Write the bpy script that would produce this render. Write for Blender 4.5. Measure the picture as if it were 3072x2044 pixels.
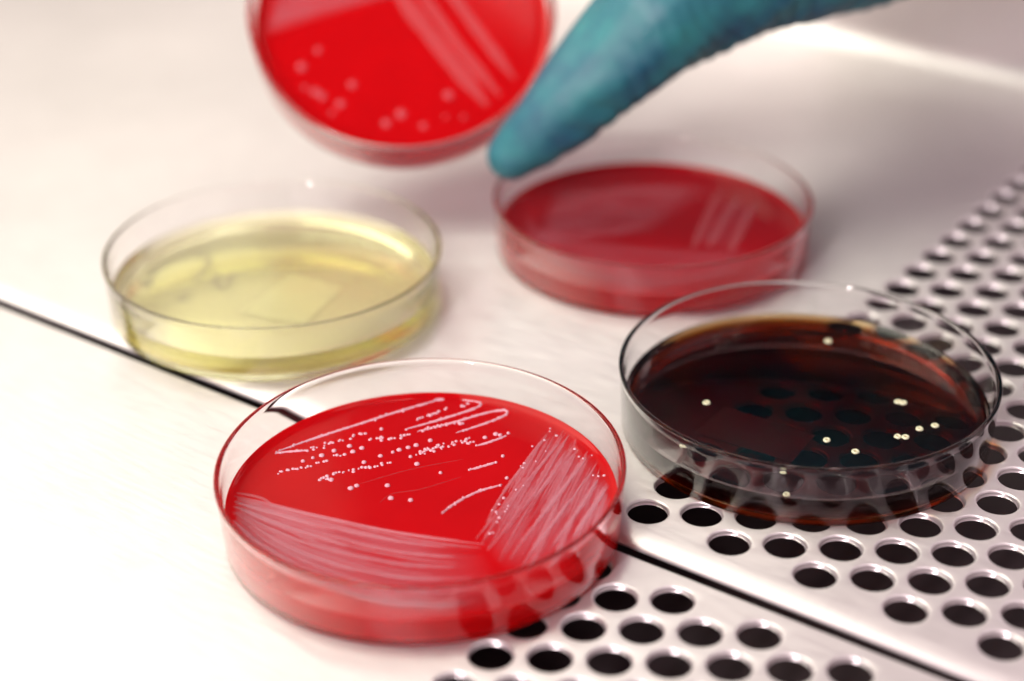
import bpy, bmesh, math, random
from mathutils import Vector, Matrix, Quaternion
import numpy as np
for o in list(bpy.data.objects): bpy.data.objects.remove(o)
S = bpy.context.scene
COL = S.collection
MM = 0.001
rnd = random.Random(7)

# ------------------------------------------------------------------ camera
cd = bpy.data.cameras.new('camera'); cam = bpy.data.objects.new('camera', cd); COL.objects.link(cam)
cam.location = (0.1782, -0.3036, 0.2380)
cam.rotation_euler = (math.radians(61.005), math.radians(0.158), math.radians(35.233))
cd.sensor_width = 36; cd.lens = 66.63; cd.clip_start = 0.005; cd.clip_end = 20
cd.dof.use_dof = True; cd.dof.focus_distance = 0.428; cd.dof.aperture_fstop = 5.4
cd.dof.aperture_blades = 0
S.camera = cam

# ------------------------------------------------------------------ world and lamps
W = bpy.data.worlds.new('World'); S.world = W; W.use_nodes = True
bg = W.node_tree.nodes['Background']
bg.inputs[0].default_value = (0.92, 0.57, 0.67, 1); bg.inputs[1].default_value = 0.46

def area(name, loc, target, sx, sy, power, color):
    l = bpy.data.lights.new(name, 'AREA'); l.shape = 'RECTANGLE'; l.size = sx; l.size_y = sy
    l.energy = power; l.color = color
    o = bpy.data.objects.new(name, l); COL.objects.link(o)
    o.location = loc
    o.rotation_euler = (Vector(target) - Vector(loc)).to_track_quat('-Z', 'Y').to_euler()
    return o
CEN = (-0.05, 0.03, 0)
# bright open front of the cabinet, left behind the camera
area('lamp_front', (0.06, -0.95, 0.62), CEN, 0.05, 0.6, 17, (1.0, 0.88, 0.90))
# strip lamp at the back of the cabinet
area('lamp_back', (-0.02, 1.25, 0.75), CEN, 0.12, 0.5, 0.8, (1.0, 0.93, 0.95))
# broad soft light from the left
area('lamp_left', (-1.15, 0.54, 0.58), (-0.15, 0.02, 0), 0.8, 0.9, 2.1, (0.93, 1.0, 0.77))
# added pinkish fill from the front, brightens the rear wall mirrored in the steel
area('fill_front', (-0.25, -1.2, 0.42), (-0.05, 0, 0), 1.8, 0.6, 4.0, (1.0, 0.72, 0.82))
# added pinkish fill from behind, to lift the steel on the right
area('fill_rear', (-0.42, 1.35, 0.28), (-0.05, 0.1, 0), 1.1, 0.42, 1.3, (1.0, 0.74, 0.82))
# overhead light of the cabinet
area('lamp_top', (-0.62, -0.18, 0.85), (-0.1, 0.05, 0), 0.8, 0.9, 15, (0.98, 1.0, 0.84))
# fluorescent tube of the cabinet
area('lamp_tube', (0.36, 0.1, 0.8), (0, 0.05, 0), 0.07, 1.0, 1.6, (1.0, 0.97, 0.95))

S.view_settings.view_transform = 'Standard'; S.view_settings.look = 'None'
S.view_settings.gamma = 1; S.view_settings.exposure = -0.12
cy = S.cycles
cy.max_bounces = 20; cy.transmission_bounces = 16; cy.glossy_bounces = 8; cy.diffuse_bounces = 5
cy.transparent_max_bounces = 16; cy.volume_bounces = 0
cy.caustics_refractive = True; cy.caustics_reflective = True
cy.sample_clamp_indirect = 6; cy.blur_glossy = 0.6
cy.use_denoising = True
try: cy.denoiser = 'OPENIMAGEDENOISE'
except Exception: pass

# ------------------------------------------------------------------ materials
def mat(name):
    m = bpy.data.materials.new(name); m.use_nodes = True
    nt = m.node_tree; b = nt.nodes['Principled BSDF']
    return m, nt, b
def simple(name, col, rough=.5, metal=0, **kw):
    m, nt, b = mat(name)
    b.inputs['Base Color'].default_value = (*col, 1); b.inputs['Roughness'].default_value = rough
    b.inputs['Metallic'].default_value = metal
    for k, v in kw.items(): b.inputs[k.replace('_', ' ')].default_value = v
    return m
def noise(nt, scale, detail=4, rough=.5, coord='Object', vscale=(1, 1, 1), dist=0):
    tc = nt.nodes.new('ShaderNodeTexCoord'); mp = nt.nodes.new('ShaderNodeMapping')
    mp.inputs['Scale'].default_value = vscale
    nt.links.new(tc.outputs[coord], mp.inputs['Vector'])
    n = nt.nodes.new('ShaderNodeTexNoise'); n.inputs['Scale'].default_value = scale
    n.inputs['Detail'].default_value = detail; n.inputs['Roughness'].default_value = rough
    n.inputs['Distortion'].default_value = dist
    nt.links.new(mp.outputs[0], n.inputs['Vector'])
    return n
def ramp(nt, src, stops):
    r = nt.nodes.new('ShaderNodeValToRGB')
    while len(r.color_ramp.elements) < len(stops): r.color_ramp.elements.new(.5)
    for e, (p, c) in zip(r.color_ramp.elements, stops):
        e.position = p; e.color = (*c, 1) if len(c) == 3 else c
    nt.links.new(src, r.inputs[0]); return r
def bump(nt, b, src, strength, dist):
    u = nt.nodes.new('ShaderNodeBump'); u.inputs['Strength'].default_value = strength
    u.inputs['Distance'].default_value = dist
    nt.links.new(src, u.inputs['Height']); nt.links.new(u.outputs[0], b.inputs['Normal'])

def steel():
    m, nt, b = mat('brushed_steel')
    b.inputs['Metallic'].default_value = .76
    # the sheet is brushed along the joint (x), so highlights stretch along y
    b.inputs['Anisotropic'].default_value = .93
    tv = nt.nodes.new('ShaderNodeCombineXYZ'); tv.inputs[1].default_value = 1
    nt.links.new(tv.outputs[0], b.inputs['Tangent'])
    n = noise(nt, 14, 5, .6)
    r = ramp(nt, n.outputs['Fac'], [(.3, (.56, .52, .52)), (.7, (.63, .585, .585))])
    nt.links.new(r.outputs[0], b.inputs['Base Color'])
    n2 = noise(nt, 90, 4, .6, vscale=(1, 9, 1))
    r2 = ramp(nt, n2.outputs['Fac'], [(.3, (.32,) * 3), (.7, (.40,) * 3)])
    nt.links.new(r2.outputs[0], b.inputs['Roughness'])
    n3 = noise(nt, 900, 3, .6, vscale=(1, .12, 1))
    bump(nt, b, n3.outputs['Fac'], .12, .0002)
    return m
STEEL = steel()
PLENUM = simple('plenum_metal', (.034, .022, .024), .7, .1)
def plastic():
    m, nt, b = mat('clear_polystyrene')
    b.inputs['Base Color'].default_value = (.985, .975, .98, 1)
    b.inputs['Transmission Weight'].default_value = 1
    b.inputs['IOR'].default_value = 1.38
    n = noise(nt, 60, 3); r = ramp(nt, n.outputs['Fac'], [(.4, (.01,) * 3), (.75, (.05,) * 3)])
    nt.links.new(r.outputs[0], b.inputs['Roughness'])
    return m
PLASTIC = plastic()

def blood(name, col, rough=.07):
    m, nt, b = mat(name)
    n = noise(nt, 60, 3)
    r = ramp(nt, n.outputs['Fac'], [(.3, tuple(c * .93 for c in col)), (.7, tuple(min(1, c * 1.05) for c in col))])
    nt.links.new(r.outputs[0], b.inputs['Base Color'])
    b.inputs['Roughness'].default_value = rough; b.inputs['IOR'].default_value = 1.34; b.inputs['Specular IOR Level'].default_value = .4
    b.inputs['Subsurface Weight'].default_value = .35
    b.inputs['Subsurface Radius'].default_value = (1, .08, .08)
    b.inputs['Subsurface Scale'].default_value = .003
    n2 = noise(nt, 350, 2); bump(nt, b, n2.outputs['Fac'], .05, .0002)
    # blood agar lets some red light through
    tr = nt.nodes.new('ShaderNodeBsdfTranslucent'); tr.inputs['Color'].default_value = (.95, .02, .03, 1)
    mx = nt.nodes.new('ShaderNodeMixShader'); mx.inputs[0].default_value = .5
    nt.links.new(b.outputs[0], mx.inputs[1]); nt.links.new(tr.outputs[0], mx.inputs[2])
    nt.links.new(mx.outputs[0], nt.nodes['Material Output'].inputs['Surface'])
    return m
BLOOD = blood('blood_agar', (.54, .002, .005))
BLOOD2 = blood('blood_agar_dark', (.36, .0005, .006))
def clear_agar(name, density, col, ior=1.34, milky=0):
    m, nt, b = mat(name)
    b.inputs['Base Color'].default_value = (1, 1, 1, 1)
    b.inputs['Transmission Weight'].default_value = 1; b.inputs['IOR'].default_value = ior
    b.inputs['Roughness'].default_value = .02
    a = nt.nodes.new('ShaderNodeVolumeAbsorption')
    a.inputs['Color'].default_value = (*col, 1); a.inputs['Density'].default_value = density
    nt.links.new(a.outputs[0], nt.nodes['Material Output'].inputs['Volume'])
    if milky:
        b.inputs['Roughness'].default_value = .10
        tr = nt.nodes.new('ShaderNodeBsdfDiffuse'); tr.inputs['Color'].default_value = (1, .95, .62, 1)
        mx = nt.nodes.new('ShaderNodeMixShader'); mx.inputs[0].default_value = milky
        nt.links.new(b.outputs[0], mx.inputs[1]); nt.links.new(tr.outputs[0], mx.inputs[2])
        nt.links.new(mx.outputs[0], nt.nodes['Material Output'].inputs['Surface'])
    return m
YELLOW = clear_agar('yellow_agar', 66, (1, .985, .0), milky=.13)
BROWN = clear_agar('brown_agar', 2300, (.885, .72, .35))

def film(name, col, lo, hi, vscale, amax):
    m, nt, b = mat(name)
    b.inputs['Base Color'].default_value = (*col, 1); b.inputs['Roughness'].default_value = .35
    n = noise(nt, 1, 5, .65, coord='UV', vscale=vscale)
    r = ramp(nt, n.outputs['Fac'], [(lo, (amax * .12,) * 3), (hi, (amax,) * 3)])
    # fades at the ends of the smear through a vertex attribute called alpha
    at = nt.nodes.new('ShaderNodeAttribute'); at.attribute_name = 'growth'
    mu = nt.nodes.new('ShaderNodeMath'); mu.operation = 'MULTIPLY'
    nt.links.new(r.outputs[0], mu.inputs[0]); nt.links.new(at.outputs['Fac'], mu.inputs[1])
    nt.links.new(mu.outputs[0], b.inputs['Alpha'])
    bump(nt, b, n.outputs['Fac'], .4, .0003)
    return m
FILM = film('bacterial_film', (.42, .10, .13), .32, .72, (2.5, 22, 1), .62)
STRAND = simple('bacterial_strand', (.58, .24, .29), .3, Subsurface_Weight=.0)
STRAND.node_tree.nodes['Principled BSDF'].inputs['Alpha'].default_value = .20
COLONY_W = simple('pale_colony', (.50, .25, .30), .28)
COLONY_Y = simple('cream_colony', (.50, .51, .34), .3)
COLONY_C = simple('colony_centre', (.30, .24, .12), .35)
COLONY_R = simple('pink_colony', (.62, .16, .20), .3); COLONY_R.node_tree.nodes['Principled BSDF'].inputs['Alpha'].default_value = .3
FAINT = simple('faint_streak', (.60, .20, .22), .4); FAINT.node_tree.nodes['Principled BSDF'].inputs['Alpha'].default_value = .17
SCRATCH = simple('dark_scratch', (.30, .002, .006), .3)
def paper(name, c1, c2):
    m, nt, b = mat(name)
    n = noise(nt, 220, 5, .7)
    r = ramp(nt, n.outputs['Fac'], [(.35, c1), (.65, c2)])
    nt.links.new(r.outputs[0], b.inputs['Base Color']); b.inputs['Roughness'].default_value = .8
    return m
PAPER = paper('label_paper', (.88, .87, .84), (.93, .92, .89))
INK = simple('marker_ink', (.28, .20, .36), .5)
INK.node_tree.nodes['Principled BSDF'].inputs['Alpha'].default_value = .42
def glove_mat():
    m, nt, b = mat('nitrile_glove')
    n = noise(nt, 70, 4)
    r = ramp(nt, n.outputs['Fac'], [(.3, (.005, .06, .11)), (.7, (.016, .155, .165))])
    nt.links.new(r.outputs[0], b.inputs['Base Color'])
    b.inputs['Roughness'].default_value = .5
    n2 = noise(nt, 230, 4, .6, vscale=(1, 1, 1), dist=.6)
    bump(nt, b, n2.outputs['Fac'], .12, .001)
    return m
GLOVE = glove_mat()

# ------------------------------------------------------------------ mesh helpers
def mesh_obj(name, verts, faces, m, parent=None, smooth=True, loc=None):
    me = bpy.data.meshes.new(name)
    me.from_pydata([tuple(c * MM for c in v) for v in verts], [], faces)
    me.materials.append(m); me.update()
    if smooth:
        me.polygons.foreach_set('use_smooth', [True] * len(me.polygons))
    o = bpy.data.objects.new(name, me); COL.objects.link(o)
    if parent: o.parent = parent
    if loc: o.location = loc
    return o
def fix_normals(o):
    bm = bmesh.new(); bm.from_mesh(o.data)
    bmesh.ops.remove_doubles(bm, verts=bm.verts, dist=1e-6)
    bmesh.ops.recalc_face_normals(bm, faces=bm.faces)
    bm.to_mesh(o.data); bm.free()
def sharp(o, deg):
    me = o.data; bm = bmesh.new(); bm.from_mesh(me)
    for e in bm.edges:
        if len(e.link_faces) == 2 and e.calc_face_angle(0) > math.radians(deg): e.smooth = False
    bm.to_mesh(me); bm.free()
def lathe(name, prof, m, parent, n=192, wob=None):
    """closed body of revolution from a profile of (radius, height), both ends on the axis"""
    verts, faces, rows = [], [], []
    for r, z in prof:
        if r < 1e-6:
            rows.append([len(verts)]); verts.append((0, 0, z))
        else:
            rows.append(list(range(len(verts), len(verts) + n)))
            verts += [(r * math.cos(2 * math.pi * i / n), r * math.sin(2 * math.pi * i / n), z) for i in range(n)]
    for a, b in zip(rows, rows[1:]):
        for i in range(n):
            j = (i + 1) % n
            if len(a) == 1: faces.append((a[0], b[j], b[i]))
            elif len(b) == 1: faces.append((a[i], a[j], b[0]))
            else: faces.append((a[i], a[j], b[j], b[i]))
    o = mesh_obj(name, verts, faces, m, parent); fix_normals(o); sharp(o, 50)
    return o
def empty(name, loc, label, cat, group=None):
    o = bpy.data.objects.new(name, None); COL.objects.link(o); o.location = [c * MM for c in loc]
    o.empty_display_size = .02
    o['label'] = label; o['category'] = cat
    if group: o['group'] = group
    return o
def structure(o): o['kind'] = 'structure'; return o

# ------------------------------------------------------------------ work surface with real perforations
R_OUT, R_IN, HOLE_DEPTH = 5.75, 4.55, 1.1
NSEG = 32
def perforated(name, columns, x_edges, y_edges, px, py, extra):
    """columns: list of (x centre, list of hole y); plain sheet around them; extra(verts, faces) adds the folded rims"""
    verts, faces = [], []
    def quad(x0, y0, x1, y1):
        if x1 - x0 < 1e-6 or y1 - y0 < 1e-6: return
        i = len(verts); verts.extend([(x0, y0, 0), (x1, y0, 0), (x1, y1, 0), (x0, y1, 0)]); faces.append((i, i + 1, i + 2, i + 3))
    def cell(cx, cyy):
        base = len(verts); rings = []
        hx, hy = px / 2, py / 2
        # outer ring follows the cell's rectangle
        def rect(a):
            c, s = math.cos(a), math.sin(a)
            k = min(hx / abs(c) if abs(c) > 1e-9 else 1e9, hy / abs(s) if abs(s) > 1e-9 else 1e9)
            return (c * k, s * k)
        angs = [2 * math.pi * i / NSEG for i in range(NSEG)]
        corner = [math.atan2(sy * hy, sx * hx) % (2 * math.pi) for sx in (1, -1) for sy in (1, -1)]
        for c in corner:
            k = min(range(NSEG), key=lambda i: abs((angs[i] - c + math.pi) % (2 * math.pi) - math.pi)); angs[k] = c
        ro = min(R_OUT, hx - .05, hy - .05)
        prof = [(ro, 0), (ro - .35, -.05), (ro - .6, -.2), (ro - .5 - .22, -.5)]
        prof = [(ro - (ro - R_IN) * u, -.42 * u * u) for u in (0, .2, .4, .6, .8, .93)] + [(R_IN, -.50), (R_IN, -1.3), (R_IN + .5, -1.3)]
        rings.append([(cx + rect(a)[0], cyy + rect(a)[1], 0) for a in angs])
        for r, z in prof: rings.append([(cx + r * math.cos(a), cyy + r * math.sin(a), z) for a in angs])
        for rg in rings: verts.extend(rg)
        for k in range(len(rings) - 1):
            for i in range(NSEG):
                j = (i + 1) % NSEG
                a = base + k * NSEG
                faces.append((a + i, a + j, a + NSEG + j, a + NSEG + i))
    X0, X1 = x_edges; Y0, Y1 = y_edges
    xs = [c[0] for c in columns]
    quad(X0, Y0, min(xs) - px / 2, Y1); quad(max(xs) + px / 2, Y0, X1, Y1)
    for cx, ys in columns:
        lo, hi = min(ys) - py / 2, max(ys) + py / 2
        quad(cx - px / 2, Y0, cx + px / 2, lo); quad(cx - px / 2, hi, cx + px / 2, Y1)
        for y in ys: cell(cx, y)
    extra(verts, faces)
    o = mesh_obj(name, verts, faces, STEEL)
    bm = bmesh.new(); bm.from_mesh(o.data)
    for f in bm.faces:
        if f.normal.z < -.05: f.normal_flip()
    bm.to_mesh(o.data); bm.free()
    return structure(o)
def strip(verts, faces, x0, x1, prof, n=1):
    """sheet swept along x with profile of (y, z)"""
    for (ya, za), (yb, zb) in zip(prof, prof[1:]):
        i = len(verts); verts.extend([(x0, ya, za), (x1, ya, za), (x1, yb, zb), (x0, yb, zb)]); faces.append((i, i + 3, i + 2, i + 1))

PX, PY = 10.392, 12.0
cols2 = []
for i in range(0, 16):
    off = 0 if i % 2 == 0 else 6
    cols2.append((PX * i, [off + PY * k for k in range(21)]))
def roll_front(verts, faces):
    # front edge of the main panel, rolled down into the joint
    strip(verts, faces, -900, 700, [(-5.8 - 5.7 * math.sin(t), -3.9 * (1 - math.cos(t)) * .5) for t in [math.pi * .94 * k / 18 for k in range(19)]] + [(-4, -3.9), (-4, -5)])
def roll_back(verts, faces):
    # cove at the back, turning up into the rear wall
    R = 7
    strip(verts, faces, -900, 700, [(290 + R * math.sin(t), R * (1 - math.cos(t))) for t in [math.pi / 2 * k / 12 for k in range(13)]] + [(297, 70), (303, 74), (420, 74)])
main = perforated('work_surface', cols2, (-900, 700), (-5.8, 290), PX, PY, lambda v, f: (roll_front(v, f), roll_back(v, f)))
PX1, PY1 = 10.25, 12.2
cols1 = []
for i in range(0, 16):
    off = -23.1 if i % 2 == 0 else -29.2
    ys = [off - PY1 * k for k in range(11 if i % 2 else 12)]
    
    cols1.append((-.1 + PX1 * i, sorted(ys)))
def roll1(verts, faces):
    strip(verts, faces, -900, 700, [(-15.2 + 1.0 * math.sin(t), -1.0 * (1 - math.cos(t))) for t in [math.pi / 2 * k / 5 for k in range(6)]] + [(-14.2, -4.5)])
front = perforated('work_surface', cols1, (-900, 700), (-330, -15.2), PX1, PY1, roll1)
front.location.z = -1.5 * MM
# shallow plenum below the grille
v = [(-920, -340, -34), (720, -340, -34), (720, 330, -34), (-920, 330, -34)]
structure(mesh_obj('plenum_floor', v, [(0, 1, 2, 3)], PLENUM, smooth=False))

# ------------------------------------------------------------------ petri dishes
R, H = 44.75, 15.7
def dish_wall(parent):
    ri = R - 1.25
    prof = [(0, .45), (R - 5.0, .45), (R - 4.4, 0), (R - 2.0, 0), (R - 1.3, .18), (R - .95, .7),
            (R - .25, H - 1.2), (R - .02, H - .45), (R - .1, H - .12), (R - .4, H), (R - .85, H - .05), (R - 1.1, H - .4),
            (R - 1.28, H - 1.2), (R - 1.34, H - 3.2), (R - 1.52, H - 3.5), (R - 1.95, 2.4), (R - 2.4, 1.7), (R - 3.2, 1.45), (0, 1.45)]
    return lathe('dish_body', prof, PLASTIC, parent)
AR = 43.15      # agar reaches a little into the wall, so there is no air gap
def agar(parent, m, top=6.0, th0=1.2):
    prof = [(0, 1.2), (AR - 2.0, 1.2), (AR - .6, 1.5), (AR - .12, 2.2), (AR, top + 1.0),
            (AR - .45, top + .95), (AR - .8, top + .5), (AR - 1.4, top + .18), (AR - 2.4, top + .04), (AR - 4, top), (0, top)]
    return lathe('agar', prof, m, parent)

def colony(parent, x, y, z, r, m, h=.45, ring=False, name='colony'):
    verts, faces = [], []
    n = 14; wob = [1 + rnd.uniform(-.08, .08) for _ in range(n)]
    prof = [(1, 0), (.92, .5), (.6, .95), (.3, 1.0)] if not ring else [(1, 0), (.93, .55), (.72, 1.0), (.5, .8), (.36, .5)]
    for k, (a, b) in enumerate(prof):
        verts += [(x + r * a * wob[i] * math.cos(6.2832 * i / n), y + r * a * wob[i] * math.sin(6.2832 * i / n), z + h * b) for i in range(n)]
    for k in range(len(prof) - 1):
        for i in range(n):
            j = (i + 1) % n; faces.append((k * n + i, k * n + j, k * n + n + j, k * n + n + i))
    c = len(verts); verts.append((x, y, z + h * (1.02 if not ring else .42)))
    k = (len(prof) - 1) * n
    fl = len(faces)
    for i in range(n): faces.append((k + i, k + (i + 1) % n, c))
    o = mesh_obj(name, verts, faces, m, parent)
    if ring:
        o.data.materials.append(COLONY_C)
        for f in range(fl, len(faces)): o.data.polygons[f].material_index = 1
    return o
def resample(pts, step):
    P = [Vector((*p, 0)) for p in pts]; out = []
    # Catmull-Rom then even steps
    Q = [P[0] * 2 - P[1]] + P + [P[-1] * 2 - P[-2]]; dense = []
    for i in range(1, len(Q) - 2):
        for k in range(16):
            t = k / 16; a, b, c, d = Q[i - 1:i + 3]
            dense.append(.5 * ((2 * b) + (-a + c) * t + (2 * a - 5 * b + 4 * c - d) * t * t + (-a + 3 * b - 3 * c + d) * t ** 3))
    dense.append(P[-1])
    acc = 0; out = [dense[0]]
    for a, b in zip(dense, dense[1:]):
        L = (b - a).length
        while acc + L >= step:
            a = a + (b - a) * ((step - acc) / L); out.append(a); L = (b - a).length; acc = 0
            if L < 1e-9: break
        acc += L
    return out
class Pile:
    def __init__(s): s.v = []; s.f = []
    def ribbon(s, pts, w, z, h=.12, step=.8, jit=.15, taper=True):
        P = resample(pts, step); n = len(P)
        if n < 3: return
        base = len(s.v)
        for i, p in enumerate(P):
            t = (P[min(i + 1, n - 1)] - P[max(i - 1, 0)]).normalized(); nn = Vector((-t.y, t.x, 0))
            ww = w * (1 + rnd.uniform(-jit, jit)) * (min(1, .25 + 4 * min(i, n - 1 - i) / n) if taper else 1)
            ww *= .5
            for k, (a, b) in enumerate([(-1, -.05), (-.6, .75), (0, 1), (.6, .75), (1, -.05)]):
                q = p + nn * a * ww; s.v.append((q.x, q.y, z + h * b * (1 if taper and 0 < i < n - 1 else .2)))
        for i in range(n - 1):
            for k in range(4):
                a = base + i * 5 + k; s.f.append((a, a + 5, a + 6, a + 1))
    def dome(s, x, y, z, r, h, n=8):
        if x * x + y * y > (AR - 1.5) ** 2: return
        b = len(s.v); a0 = rnd.random() * 6
        for a, c in [(1, -.05), (.8, .6), (.4, .95)]:
            s.v += [(x + r * a * math.cos(a0 + 6.2832 * i / n), y + r * a * math.sin(a0 + 6.2832 * i / n), z + h * c) for i in range(n)]
        s.v.append((x, y, z + h))
        for k in range(2):
            for i in range(n):
                j = (i + 1) % n; s.f.append((b + k * n + i, b + k * n + j, b + k * n + n + j, b + k * n + n + i))
        for i in range(n): s.f.append((b + 2 * n + i, b + 2 * n + (i + 1) % n, b + 3 * n))
    def build(s, name, m, parent, kind=None):
        o = mesh_obj(name, s.v, s.f, m, parent)
        if kind: o['kind'] = kind
        return o
def inside(p, r=AR - 1.6):
    l = math.hypot(p[0], p[1]); return p if l < r else (p[0] * r / l, p[1] * r / l)
def sheet(name, A, B, z, m, parent, nu=60, nv=26, fade=(.06, .06, .10, .35), r=AR - 1.6, amp=1.0, cross=False):
    """thin film of growth between two guide curves A and B (same direction); u along, v across"""
    def samp(G, t):
        P = resample(G, .7); k = t * (len(P) - 1); i = min(int(k), len(P) - 2); q = P[i].lerp(P[i + 1], k - i); return q
    RA, RB = resample(A, .7), resample(B, .7)
    def at(P, t):
        k = t * (len(P) - 1); i = min(int(k), len(P) - 2); return P[i].lerp(P[i + 1], k - i)
    verts, faces, al, uv = [], [], [], []
    for j in range(nv + 1):
        for i in range(nu + 1):
            u, v_ = i / nu, j / nv
            p = at(RA, u).lerp(at(RB, u), v_); p = inside((p.x, p.y), r)
            verts.append((p[0], p[1], z)); uv.append((v_, u) if cross else (u, v_))
            def ed(t, f): return min(1, t / f) if f > 0 else 1
            al.append(amp * ed(u, fade[0]) * ed(1 - u, fade[1]) * ed(v_, fade[2]) * ed(1 - v_, fade[3]))
    for j in range(nv):
        for i in range(nu):
            a = j * (nu + 1) + i; faces.append((a, a + 1, a + nu + 2, a + nu + 1))
    o = mesh_obj(name, verts, faces, m, parent)
    at_ = o.data.attributes.new('growth', 'FLOAT', 'POINT'); at_.data.foreach_set('value', al)
    l = o.data.uv_layers.new(name='uv')
    for lp in o.data.loops: l.data[lp.index].uv = uv[lp.vertex_index]
    bm = bmesh.new(); bm.from_mesh(o.data)
    for f in bm.faces:
        if f.normal.z < 0: f.normal_flip()
    bm.to_mesh(o.data); bm.free()
    return o
def label_slab(parent, pts, z, m, t=.12):
    v = [(x, y, z) for x, y in pts] + [(x, y, z - t) for x, y in pts]
    f = [(0, 1, 2, 3), (7, 6, 5, 4)] + [(i, i + 4, (i + 1) % 4 + 4, (i + 1) % 4) for i in range(4)]
    o = mesh_obj('paper_label', v, f, m, parent, smooth=False); fix_normals(o); return o

TOP = 6.0
# --- front red dish with the streaked culture
A = empty('petri_dish', (-39.0, -31.3, -.45), 'open clear dish of bright red agar with fine pale streaks and a fan-shaped smear', 'petri dish', 'petri dishes')
A.rotation_euler.x = math.radians(1.3)   # it straddles the joint and leans a little to the lower panel
dish_wall(A); agA = agar(A, BLOOD)
G1 = [(-35.3,-22.6),(-27.5,-20.3),(-16.7,-18.0),(-6.4,-15.5),(3.8,-12.9),(13.1,-9.5),(21.6,-6.0)]
G2 = [(-29.3,-30.5),(-17.3,-35.2),(-2.9,-37.7),(11.3,-37.0),(20.5,-34.2),(30.1,-28.3),(37.5,-19.5)]
FT = [(5.5,40.2),(10.2,38.7),(15.0,38.0),(19.6,34.8),(22.9,34.2),(26.3,30.9),(29.6,28.9),(34.1,23.3)]
FB = [(19.0,-6.0),(24.4,-8.8),(30.8,-10.9),(34.2,-9.5),(37.8,-6.7),(40.1,-2.1),(39.7,6.7)]
sheet('growth_film', G1, G2, TOP + .05, FILM, agA, fade=(.08, .25, .06, .12))
sheet('growth_film', [(p[0], p[1]) for p in FT], FB, TOP + .09, FILM, agA, fade=(.12, .10, .14, .25), cross=True)
def lerp2(A_, B_, t): return (A_[0] + (B_[0] - A_[0]) * t, A_[1] + (B_[1] - A_[1]) * t)
def atc(G, t):
    k = t * (len(G) - 1); i = min(int(k), len(G) - 2); return lerp2(G[i], G[i + 1], k - i)
P = Pile()
for k in range(40):      # long strands of the wide lower smear
    v_ = (k / 40) ** 1.15 + rnd.uniform(-.01, .01); v_ = max(0, min(1, v_)); u0 = rnd.uniform(0, .05) if rnd.random() < .6 else rnd.uniform(.1, .6); u1 = rnd.uniform(.8, 1) if rnd.random() < .5 else min(1, u0 + rnd.uniform(.2, .5))
    pts = [inside(lerp2(atc(G1, u), atc(G2, u), v_ + .02 * math.sin(u * 5 + k))) for u in [u0 + (u1 - u0) * i / 6 for i in range(7)]]
    P.ribbon(pts, rnd.uniform(.3, 1.3), TOP + .1, .10, jit=.3)
for k in range(64):      # fan of strands on the right
    u = k / 64 + rnd.uniform(-.01, .01); u = max(0, min(1, u)); v0 = rnd.uniform(-.05, .10) if rnd.random() < .7 else rnd.uniform(.1, .5); v1 = min(1, v0 + rnd.uniform(.3, .9))
    pts = []
    for i in range(7):
        t = v0 + (v1 - v0) * i / 6; q = lerp2(atc(FT, u), atc(FB, max(0, u - .08)), t)
        pts.append(inside((q[0] + .6 * math.sin(t * 6 + k * .7), q[1])))
    P.ribbon(pts, rnd.uniform(.3, 1.2), TOP + .13, .16, jit=.35)
P.ribbon(G1, .55, TOP + .12, .2); P.ribbon([(-35.6, -21.2), (-30, -19.6), (-26, -20.1)], .9, TOP + .12, .2)
P.build('streak_strands', STRAND, agA, 'stuff')
LN = [[(-39.1,-3.5),(-36.0,4.6),(-31.4,15.0),(-26.6,25.7),(-22.6,33.5),(-21.3,37.0)],[(-38.9,-4.2),(-36.9,-2.1),(-33.9,.5)],
 [(-20.4,20.3),(-15.9,28.9),(-12.7,36.1),(-12.3,39.0),(-14.1,39.6),(-17.7,38.1)],
 [(-17.6,21.0),(-12.8,29.2),(-8.8,36.9),(-6.0,39.9),(-4.9,39.0),(-5.2,36.4),(-7.4,30.6),(-9.9,25.3)],
 [(-2.5,23.9),(-.7,27.5),(.8,31.5)],[(1.7,14.7),(3.1,17.0),(5.3,21.3)],
 [(7.0,-2.2),(6.9,1.1),(7.6,5.9),(8.9,10.0),(10.8,13.2),(11.4,14.8)],[(-22.5,33.3),(-22.6,35.4),(-21.1,36.6)],[(-22.0,34.4),(-20.6,36.1)]]
for l in LN:
    q = Pile(); q.ribbon([inside(p) for p in l], .62, TOP + .0, .30, step=.4, jit=.4)
    for c in resample(l, .5):
        if rnd.random() < .5: q.dome(c.x + rnd.gauss(0, .18), c.y + rnd.gauss(0, .18), TOP, rnd.uniform(.2, .42), .32)
    q.build('streak', COLONY_W, agA)
P = Pile()
DN = [[(-33.9,.5),(-30.4,7.4),(-26.9,14.5)],[(-31.8,-8.0),(-29.7,-4.3),(-27.4,-.1)],[(-33.3,-10.5),(-32.9,-8.2)],[(-27.2,2.0),(-25.3,4.5)],[(-22.8,12.7),(-20.4,16.1),(-17.9,19.6)],[(-24.7,12.5),(-22.8,15.0)],[(-17.1,22.0),(-14.2,26.8),(-11.1,30.4)],[(-21.0,25.3),(-19.1,29.7),(-17.6,33.9)],[(-15.8,35.8),(-14.8,38.0)],[(-24.1,-7.1),(-20.7,-4.2)],[(-22.8,-4.0),(-19.5,.6),(-15.4,5.8)],[(-16.1,5.8),(-14.5,7.9)],[(-11.6,13.5),(-8.5,19.2),(-3.8,25.7)],[(-11.8,15.1),(-8.5,20.9),(-5.4,26.0)],[(-23.8,-5.2),(-20.3,-5.5)]]
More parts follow.
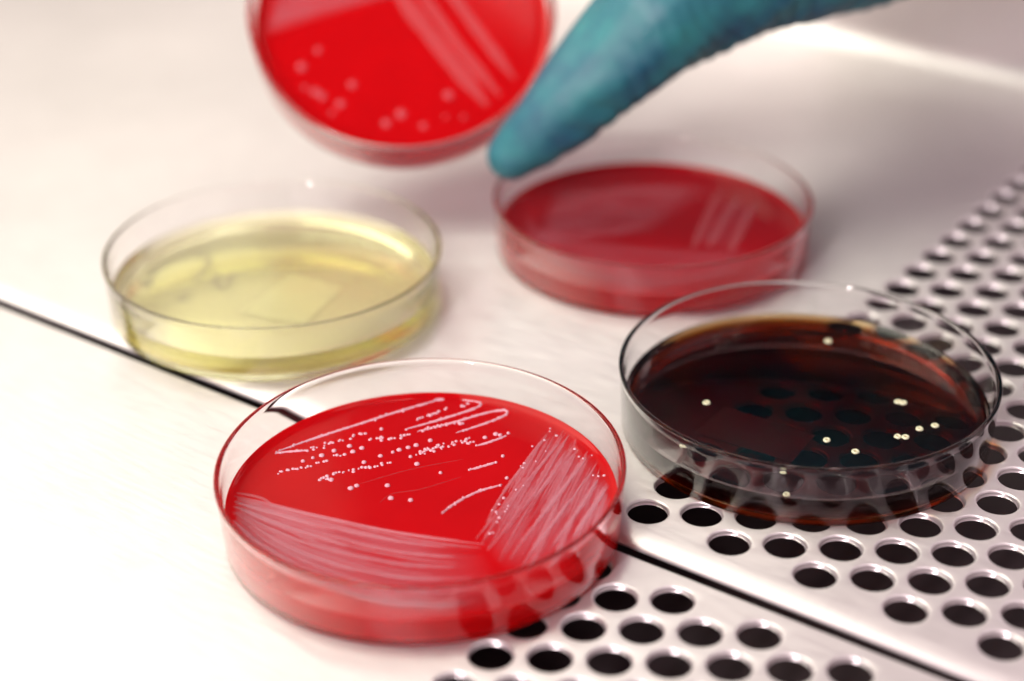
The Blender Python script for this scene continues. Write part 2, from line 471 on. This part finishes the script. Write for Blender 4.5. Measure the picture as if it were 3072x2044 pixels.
for l in DN:
    for q in (resample(l, .55) if len(l) > 2 else resample([l[0], lerp2(l[0], l[1], .5), l[1]], .6)):
        if rnd.random() < .8: P.dome(q.x + rnd.gauss(0, .32), q.y + rnd.gauss(0, .32), TOP, rnd.uniform(.25, .5), rnd.uniform(.2, .35))
for k in range(34):     # beaded edges of the fan
    u = rnd.uniform(0, .10) if rnd.random() < .6 else rnd.uniform(0, 1)
    v_ = rnd.uniform(0, .9) if u < .12 else rnd.uniform(-.01, .06)
    q = lerp2(atc(FT, u), atc(FB, u), v_); P.dome(q[0] + rnd.gauss(0, .5), q[1] + rnd.gauss(0, .5), TOP + .1, rnd.uniform(.2, .42), .25)
P.build('tiny_colonies', COLONY_W, agA, 'stuff')
for x, y in [(-24.7,6.1),(-23.9,8.4),(-18.3,8.2),(-16.9,11.0),(-16.3,12.6),(-15.2,14.5),(-14.3,16.3),(-12.8,19.7),(-12.4,11.8),(-3.0,27.7),(-1.8,30.3),(-.7,30.5),(.4,32.2),(-15.7,-5.6),(-15.2,-4.1),(-9.6,-.2),(-9.4,10.3),(-2.8,10.4),(-5.9,-3.6),(-1.8,-1.8),(4.9,23.7),(10.8,17.0),(-25.2,17.2),(-19.8,4.1),(-29.6,.9),(-30.6,-1.0),(-31.6,-3.3),(-26.8,7.5),(-11.3,29.3),(-28.5,4.0)]:
    colony(agA, x, y, TOP, rnd.uniform(.42, .68), COLONY_W, .4)
P = Pile()
for l in [[(-15.2,-3.1),(-9.3,7.8),(-1.5,18.3)],[(-6.9,-6.4),(-6.7,-2.0),(-2.5,3.1),(2.0,11.8)]]: P.ribbon(l, .3, TOP, .04, jit=.3)
P.build('loop_scratch', SCRATCH, agA)

# --- dark dish on the grille
D = empty('petri_dish', (11.0, 53.3, .05), 'clear dish of dark brown agar with cream ring colonies, on the perforated grille', 'petri dish', 'petri dishes')
dish_wall(D); agD = agar(D, BROWN)
for x, y in [(-19.1,-13.9),(18.0,12.6),(19.2,12.9),(29.8,7.6),(27.4,4.2),(24.7,-1.8),(26.3,-1.0),(12.0,-12.6),(19.6,-13.3),(-13.4,-34.9),(10.3,-30.5),(15.0,-37.8),(-9.2,29.9)]:
    colony(agD, x, y, TOP, rnd.uniform(.8, 1.0), COLONY_Y, .4, ring=True)
label_slab(D, [(-16.8,-8.7),(6.9,-8.0),(7.9,-21.4),(-16.9,-23.1)], .40, PAPER, .12)['label'] = 'white paper label under the dish, orange brown through the agar'

# --- yellow dish
B = empty('petri_dish', (-134.8, 28.5, .05), 'clear dish of pale yellow agar with a white label and marker writing underneath', 'petri dish', 'petri dishes')
dish_wall(B); agar(B, YELLOW)
label_slab(B, [(-2.6,9.5),(14.0,11.2),(19.1,-10.8),(1.5,-16.2)], .40, PAPER, .12)
P = Pile()
for l in [[(-35.1,-5.7),(-34.5,-10.3),(-32.0,-14.8),(-29.2,-18.9),(-33.2,-16.8)],[(-36.1,-1.3),(-33.4,2.5),(-27.7,3.3),(-23.4,-2.6),(-22.2,-7.9),(-23.7,-9.0)],[(-20.4,-1.7),(-14.5,-7.4),(-11.9,-6.8),(-16.6,.9)],[(-17.0,-19.9),(-17.5,-16.7),(-16.1,-16.9)]]:
    P.ribbon(l, 2.1, .52, .06, jit=.2, taper=False)
P.build('marker_writing', INK, B)

# --- red dish behind
C_ = empty('petri_dish', (-69.7, 114.7, .05), 'clear dish of deep red agar with greyish smears, standing under the gloved thumb', 'petri dish', 'petri dishes')
dish_wall(C_); agC = agar(C_, BLOOD2)
sheet('growth_film', [(-37,4.8),(-23.6,20.4),(-4.4,32.3),(3,31)], [(-20.9,-31.9),(-6,-14),(-2,-8),(2,-6)], TOP + .05, FILM, agC, fade=(.1, .2, .1, .1), amp=.75)
sheet('growth_film', [(-38,-8),(-25,-18),(-5,-14),(14,-6),(33,6)], [(-26,-28),(-10,-36),(5,-38),(20,-33),(36,-12)], TOP + .09, FILM, agC, fade=(.1, .1, .2, .05), amp=.6)
sheet('growth_film', [(6,32),(14,30),(20,27)], [(15,-5),(19,-4),(28,-1)], TOP + .07, FILM, agC, fade=(.25, .25, .15, .2), amp=.4, cross=True)
P = Pile()
for l in [[(3.6,33.4),(10,14),(16.8,-5.6)],[(10.1,32.1),(15,14),(20.2,-3.2)],[(15.9,31.8),(21,15),(26.3,-1.6)]]: P.ribbon(l, 2.6, TOP + .1, .2)
P.build('streak_strands', FAINT, agC, 'stuff')

# --- red dish held up in the air
E_ = empty('petri_dish', (0, 0, 0), 'tilted dish of vivid red agar with scattered pink colonies, held up by the gloved hand', 'petri dish', 'petri dishes')
ex, ey, ez = Vector((.78, .626, 0)), Vector((-.473, .589, .655)), Vector((.410, -.511, .755))
Mx = Matrix((ex, ey, ez)).transposed().to_4x4()
Mx.translation = Vector((-157.8, 115.0, 44.5)) * MM
E_.matrix_world = Mx
E_.rotation_euler = Mx.to_euler(); E_.location = Mx.translation; E_.scale = (1, 1, 1)
dish_wall(E_); agE = agar(E_, BLOOD)
sheet('growth_film', [(-41,-3),(-20,4),(0,10),(14,14)], [(-38,12),(-20,18),(0,24),(12,28)], TOP + .05, FILM, agE, fade=(.05, .1, .25, .3), amp=1.0)
P = Pile()
for l, w in [([(-3,16),(.7,8.6),(12,-9),(24.1,-27.2)], 5.0), ([(10,17),(16.1,8.2),(24,-5),(32.4,-18.8)], 3.2), ([(2,16),(7.3,8.4),(17,-8),(27.8,-24)], 3.0)]: P.ribbon(l, w, TOP + .05, .2)
P.build('streak_strands', FAINT, agE, 'stuff')
for x, y in [(-24.8,-7.5),(-29.6,-12.7),(-28.8,-19.5),(-25.7,-21.0),(-23.7,-22.5),(-18.6,-25.1),(-15.1,-18.9),(-1.2,-28.9),(12.7,-23.1),(11.6,-30.2),(16.8,-30.4),(-5.5,-31.7),(5.1,-32.9),(-21,-28)]:
    colony(agE, x, y, TOP, rnd.uniform(.6, 1.6), COLONY_R, .5)

# ------------------------------------------------------------------ gloved hand
def hand():
    J = dict(tip=(-103.8,94.6,26.8,7.4), nail=(-100.5,98,31.2,9.2), ip=(-91.3,106.6,43.0,12.4), mcp=(-75.0,122.4,65.0,16.6), cmc=(-62.6,151,74.8,20.0),
        heel=(-38,186,76,17), wrist=(-25,200,92,26), iM=(-85,212,122,13), iP=(-118,200,138,10.5), iD=(-143,176,122,9), iT=(-160,150,97,7.5),
        mM=(-78,228,118,13), mP=(-118,222,134,10.5), mD=(-151,192,120,9), mT=(-171,146,96,7.5), rM=(-68,240,110,12.5), rP=(-100,248,104,10), rD=(-108,232,92,9), rT=(-96,222,93,7.5),
        pM=(-55,248,100,11.5), pP=(-80,254,92,9), pD=(-86,242,84,8), pT=(-74,232,86,7), arm=(60,290,140,33), far=(150,350,180,38))
    chains = [('tip','nail'),('nail','ip'),('ip','mcp'),('mcp','cmc'),('cmc','wrist'),('cmc','heel'),('heel','wrist'),('mcp','iM'),('cmc','iM'),('wrist','iM'),('wrist','mM'),('wrist','rM'),('wrist','pM'),
        ('iM','mM'),('mM','rM'),('rM','pM'),('iM','iP'),('iP','iD'),('iD','iT'),('mM','mP'),('mP','mD'),('mD','mT'),('rM','rP'),('rP','rD'),('rD','rT'),
        ('pM','pP'),('pP','pD'),('pD','pT'),('wrist','arm'),('arm','far')]
    bm = bmesh.new()
    def ball(c, r):
        bmesh.ops.create_uvsphere(bm, u_segments=20, v_segments=12, radius=r * MM, matrix=Matrix.Translation(Vector(c) * MM))
    done = set()
    for a, b in chains:
        A_, B_ = J[a], J[b]
        for k in (a, b):
            if k not in done: ball(J[k][:3], J[k][3]); done.add(k)
        d = Vector(B_[:3]) - Vector(A_[:3]); L = d.length
        mid = (Vector(A_[:3]) + Vector(B_[:3])) / 2 * MM
        M_ = Matrix.Translation(mid) @ d.to_track_quat('Z', 'Y').to_matrix().to_4x4()
        ra, rb = A_[3], B_[3]
        if (a, b) == ('mcp', 'iM'): ra, rb = 8, 9
        bmesh.ops.create_cone(bm, cap_ends=True, segments=24, radius1=ra * MM, radius2=rb * MM, depth=L * MM, matrix=M_)
    me = bpy.data.meshes.new('gloved_hand'); bm.to_mesh(me); bm.free(); me.materials.append(GLOVE)
    o = bpy.data.objects.new('gloved_hand', me); COL.objects.link(o)
    r = o.modifiers.new('r', 'REMESH'); r.mode = 'VOXEL'; r.voxel_size = .0014; r.use_smooth_shade = True
    s = o.modifiers.new('s', 'SMOOTH'); s.factor = .5; s.iterations = 8
    # bake the body, then press soft glove folds into it
    dg = bpy.context.evaluated_depsgraph_get(); dg.update()
    me2 = bpy.data.meshes.new_from_object(o.evaluated_get(dg)); o.modifiers.clear(); o.data = me2; me2.name = 'gloved_hand'
    from mathutils import noise as nz
    tip = Vector((-104.8, 93.7, 25.4)); ax = (Vector((-75, 122, 65)) - tip).normalized()
    under = Vector((.62, .25, -.74)); under = (under - ax * under.dot(ax)).normalized(); side = ax.cross(under)
    nrm = [v.normal.copy() for v in me2.vertices]
    for v, n in zip(me2.vertices, nrm):
        p = v.co / MM; q = p - tip; sx = q.dot(ax); a = n.dot(under)
        w = nz.noise(p * .05) * 1.6
        # cross folds, strongest on the underside of the thumb
        ph = sx / 6.2 + q.dot(side) * .07 + w
        f = abs(math.sin(ph * math.pi)); k = max(0, min(1, .25 + a * .9)) * max(0, min(1, (sx - 4) / 12))
        d_ = (f ** .6 - .7) * 1.15 * k
        # long soft drapes running along the finger
        st = Vector((q.dot(side) * .13, q.dot(under) * .13, sx * .035))
        d_ += nz.noise(st) * 1.1 * max(0, min(1, (sx + 2) / 12))
        v.co += n * d_ * MM
    me2.materials.clear(); me2.materials.append(GLOVE)
    for f_ in me2.polygons: f_.use_smooth = True
    me2.update()
    o['label'] = 'hand in a wrinkled teal blue nitrile glove, thumb pointing down towards the rear red dish'
    o['category'] = 'hand'
hand()
